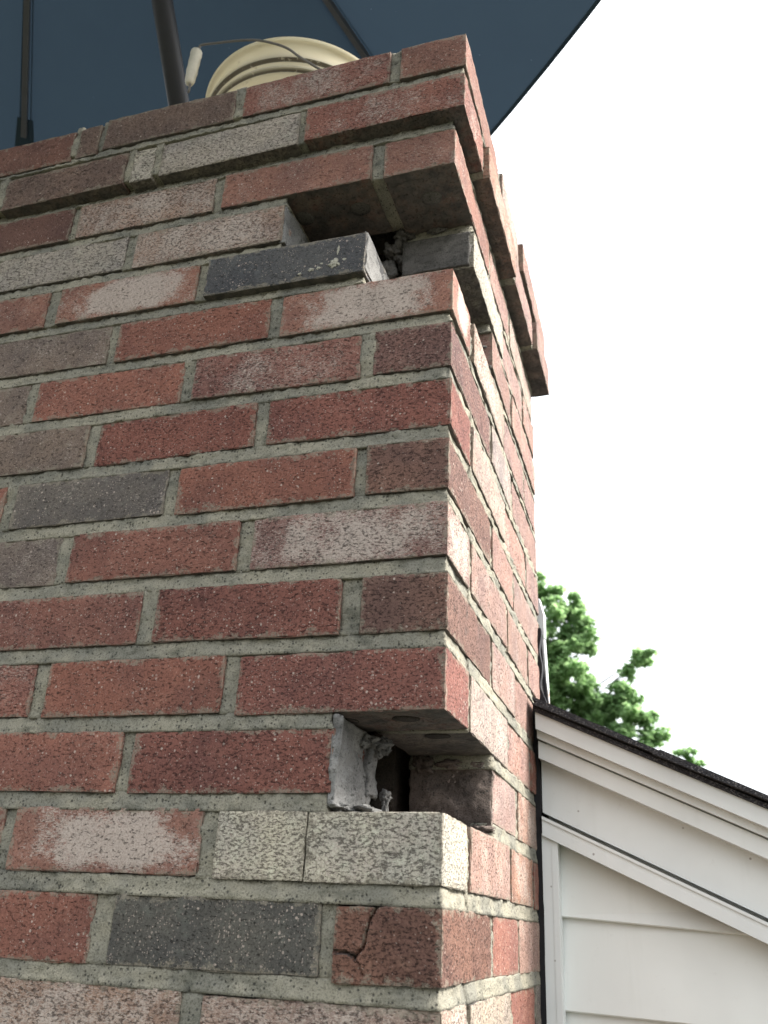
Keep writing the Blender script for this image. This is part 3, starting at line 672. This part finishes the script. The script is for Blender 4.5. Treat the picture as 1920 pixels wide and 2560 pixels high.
rake('drip_edge', .3800, .3745, .452, .4575, mat=SHINGLE)
rake('roof_deck', .3800, .3540, .4700, 5.6, mat=WHITE)
# left slope, mirrored on the ridge
lx0 = XL - .03; hr = .38 + SL * (-.5 * 2 - 0) 
def lslope(zt, zb, y0, y1, mat, name):
    f = lambda x, z: z + SL * abs(x - XR) - SL * .5
    P = [(lx0, y0, f(lx0, zt)), (lx0, y0, f(lx0, zb)), (lx0, y1, f(lx0, zb)), (lx0, y1, f(lx0, zt))]
    hp(name, prism(P, (-2.6, 0, SL * 2.6)), mat)
lslope(.384, .35, .60, 5.6, SHINGLE, 'roof_deck'); lslope(.35, .28, .61, .63, WHITE, 'fascia_board')
hp('roof_deck', prism([(.0, .62, .384), (XR, .62, .384 - SL * .5), (lx0, .62, .384 + SL * (abs(lx0 - XR) - .5)), (lx0, .62, .34 + SL * (abs(lx0 - XR) - .5)), (.0, .62, .34)], (0, 5, 0)), SHINGLE)
# shingles: one per tab along the rake, lapped downhill
rs = random.Random(3); x = .006; k = 0
shv = {}
while x < XE and k < 60:
    L = .145; t = .0042 + rs.uniform(0, .0008); j = rs.uniform(-.002, .002); y0 = .4445 + rs.uniform(-.003, .003)
    za = .3800 + .0010 + SL * x; x2 = x + L + .02; zb = .3800 + SL * x2 + .0045
    P = [(x, y0, za), (x2, y0, zb - .0015), (x2, y0, zb + t - .0015), (x + .01, y0, za + t)]
    hp('shingle', prism(P, (rs.uniform(-.003, .003), .33, 0)), SHINGLE)
    x += L; k += 1
x = .006; k = 0
while x < .17:                                              # a second layer near the chimney
    L = .085; y0 = .452 + rs.uniform(-.004, .004); x2 = x + L
    P = [(x, y0, .3875 + SL * x), (x2, y0, .3865 + SL * x2), (x2, y0, .3905 + SL * x2), (x, y0, .3920 + SL * x)]
    hp('shingle', prism(P, (0, .30, 0)), SHINGLE); x += L
rows = []
y = .77
while y < 5.5:
    for q in range(20):
        xa = .03 + q * .16; rows.append(box((xa, y, 0), (xa + .158, y + .32, .004)))
        for v in rows[-1][0]: v.z += .3805 + .002 + SL * v.x + (.003 if v.x > xa + .1 else 0)
    y += .33
hp('roof_shingles', join(rows), SHINGLE, kind='stuff')

# tar joint and bent flashing where the roof meets the chimney
def ribbon(pts, y0, y1, wob=.002, seed=0):
    V, F = [], []; n = len(pts)
    for i, (xa, xb, z) in enumerate(pts):
        w = wob * N((0, 0, z), 40, seed)
        V += [(xa + w, y0, z), (xb + w * .6, y0 - .001, z), (xb + w * .6, y1, z), (xa + w, y1, z)]
    for i in range(n - 1):
        for k in range(4): F.append((i * 4 + k, i * 4 + (k + 1) % 4, (i + 1) * 4 + (k + 1) % 4, (i + 1) * 4 + k))
    F += [(0, 1, 2, 3), ((n - 1) * 4 + 3, (n - 1) * 4 + 2, (n - 1) * 4 + 1, (n - 1) * 4)]
    return V, F
rt = random.Random(8)
hp('tar_joint', ribbon([(-.002, .0062 + rt.uniform(-.0008, .0012), -3.4 + 3.79 * i / 150) for i in range(151)], .4985, .56, .0012, 3), TAR)
hp('tar_joint', ribbon([(-.001, .002 + .012 * max(0, 1 - (z - .37) / .06) + .0035 * math.sin((z - .38) * 60) ** 2, z) for z in [.362 + .006 * i for i in range(27)]], .560, .5735, .001, 5), TAR)
def flash(poly, y, th, name='flashing', mat=FLASH):
    hp(name, prism([(a / 1000, y + (b - 400) * .00006, b / 1000) for a, b in poly], (.0015, th, 0)), mat)
flash([(-6, 574), (-1, 576), (6, 548), (6, 512), (1, 521), (-7, 552)], .5805, .012)
flash([(-3, 523), (5, 512), (8, 445), (9, 402), (0, 402), (-8, 424), (-7, 470)], .5835, .012)
flash([(-1, 520), (.4, 521), (4, 470), (8, 430), (10, 402), (6, 402), (2, 440)], .5815, .0015, 'flashing_seam', TAR)
flash([(-12, 552), (-7, 552), (-2, 522), (-6, 512), (-4, 482), (-8, 428), (-2, 402), (-16, 402), (-18, 500)], .5787, .0015, 'flashing_seam', TAR)

# ------------------------------------------------------------------ trees
def leaf_clump(rng, c, r, n, V, F, size=.105):
    for _ in range(n):
        d = Vector((rng.gauss(0, 1), rng.gauss(0, 1), rng.gauss(0, 1))).normalized() * r * rng.random() ** .45
        d.z *= .75; p = Vector(c) + d
        nrm = Vector((rng.gauss(0, .6), rng.gauss(0, .6), 1)).normalized(); u = nrm.orthogonal().normalized(); u.rotate(Matrix.Rotation(rng.uniform(0, 6.28), 3, nrm)); w = nrm.cross(u)
        s = size * rng.uniform(.7, 1.25); b = len(V); dr = -nrm * s * .28
        V += [p - u * s * .5, p - w * s * .55 + dr + u * s * .05, p + u * s * .18 - w * s * .22, p + u * s * .62 + dr, p + u * s * .18 + w * s * .22, p + w * s * .55 + dr + u * s * .05]
        F += [(b, b + 1, b + 2), (b, b + 2, b + 4), (b + 2, b + 3, b + 4), (b, b + 4, b + 5)]
def tree(name, label, root, trunk_top, clumps, seed, rtrunk=.16, dens=1500):
    rng = random.Random(seed); root = Vector(root); t = thing(name, label, 'tree', root)
    top = Vector(trunk_top); bend = lambda s: root.lerp(top, s) + Vector((.12 * math.sin(s * 5), .1 * math.cos(s * 4), 0)) * s
    o = obj('trunk', mesh('trunk', *tube([bend(i / 12) for i in range(13)], [rtrunk * (1 - .75 * i / 12) for i in range(13)], 12), True), BARK, t); o.location = -root
    lim = []; V, F = [], []
    for c, r in clumps:
        c = Vector(c); s = max(.25, min(.95, (c.z - root.z) / (top.z - root.z) - .22)); a = bend(s); m = a.lerp(c, .5) + Vector((rng.uniform(-.1, .1), rng.uniform(-.1, .1), .12))
        lim.append(tube(smooth_pts([a, m, c.lerp(m, .35) + Vector((rng.uniform(-.08, .08), 0, rng.uniform(-.1, .02))), c], 4), [(.030 if rtrunk > .1 else .02) * (1 - q / 13) ** 1.6 + .002 for q in range(13)], 6))
        n = max(2, int(7 * r / .5))
        for _ in range(n):                                  # a clump is a handful of leafy twigs
            q = c + Vector((rng.gauss(0, 1), rng.gauss(0, 1), rng.gauss(0, .8))).normalized() * r * rng.uniform(.35, .95)
            lim.append(tube([c.lerp(a, .1), c.lerp(q, .6), q], [.01, .006, .003], 4))
            leaf_clump(rng, q, r * .42, int(dens * r * r * .36), V, F)
        leaf_clump(rng, c, r * .6, int(dens * r * r * .6), V, F)
    o = obj('limbs', mesh('limbs', *join(lim), True), BARK, t); o.location = -root
    o = obj('crown', mesh('crown', V, F), LEAF, t, kind='stuff'); o.location = -root
rt2 = random.Random(21)
cl = [((-1.66, 13.1, 5.25), .36), ((-1.36, 13.2, 4.88), .42), ((-1.66, 13.0, 4.55), .50), ((-1.08, 13.3, 4.98), .26), ((-.95, 13.2, 4.66), .30), ((-1.14, 13.3, 4.35), .42), ((-.90, 13.25, 4.38), .24),
      ((-1.28, 13.2, 3.56), .40), ((-1.62, 13.2, 3.42), .42), ((-1.0, 13.3, 3.52), .22), ((-1.35, 13.0, 3.92), .42), ((-1.70, 13.4, 3.9), .5), ((-1.02, 13.3, 3.82), .22), ((-.20, 13.3, 4.10), .26), ((-.40, 13.3, 3.90), .22), ((-.52, 13.3, 3.70), .16), ((-.66, 13.3, 3.42), .36), ((-.36, 13.2, 3.42), .36), ((-.90, 13.3, 3.22), .36), ((-1.2, 13.4, 3.35), .34), ((-.20, 13.2, 3.15), .26),
      ((-.12, 13.2, 2.88), .30), ((-.55, 13.2, 2.95), .34), ((-.35, 13.4, 2.5), .45), ((-1.0, 13.5, 2.7), .45), ((-1.6, 13.4, 3.2), .4), ((.1, 13.4, 1.9), .5), ((-.6, 13.5, 1.6), .5)]
for _ in range(70):
    a = rt2.uniform(0, 6.28); q = rt2.random() ** .5; z = rt2.uniform(1.0, 5.6); w = 2.0 * math.sqrt(max(.1, 1 - ((z - 3.0) / 2.9) ** 2))
    p = (-3.4 + w * q * math.cos(a) * .85, 13.9 + w * q * math.sin(a), z)
    if p[0] > -1.85: continue
    cl.append((p, rt2.uniform(.35, .6)))
tree('maple_tree', 'tall leafy green maple rising behind the roof right beside the chimney', (-2.6, 13.7, GZ), (-2.3, 13.7, 4.2), cl, 5)
cl2 = [((.36, 13.3, 2.66), .17), ((.47, 13.35, 2.50), .14), ((.30, 13.4, 2.3), .3), ((.7, 13.6, 1.9), .5), ((.2, 13.8, 1.6), .5), ((1.1, 13.7, 1.2), .5), ((.6, 13.9, .9), .6), ((1.4, 13.9, .6), .5), ((.1, 14, .7), .5)]
tree('young_tree', 'small tree top peeking over the roof right of the tall maple', (.7, 14.2, GZ), (.6, 13.8, 2.2), cl2, 9, .08)
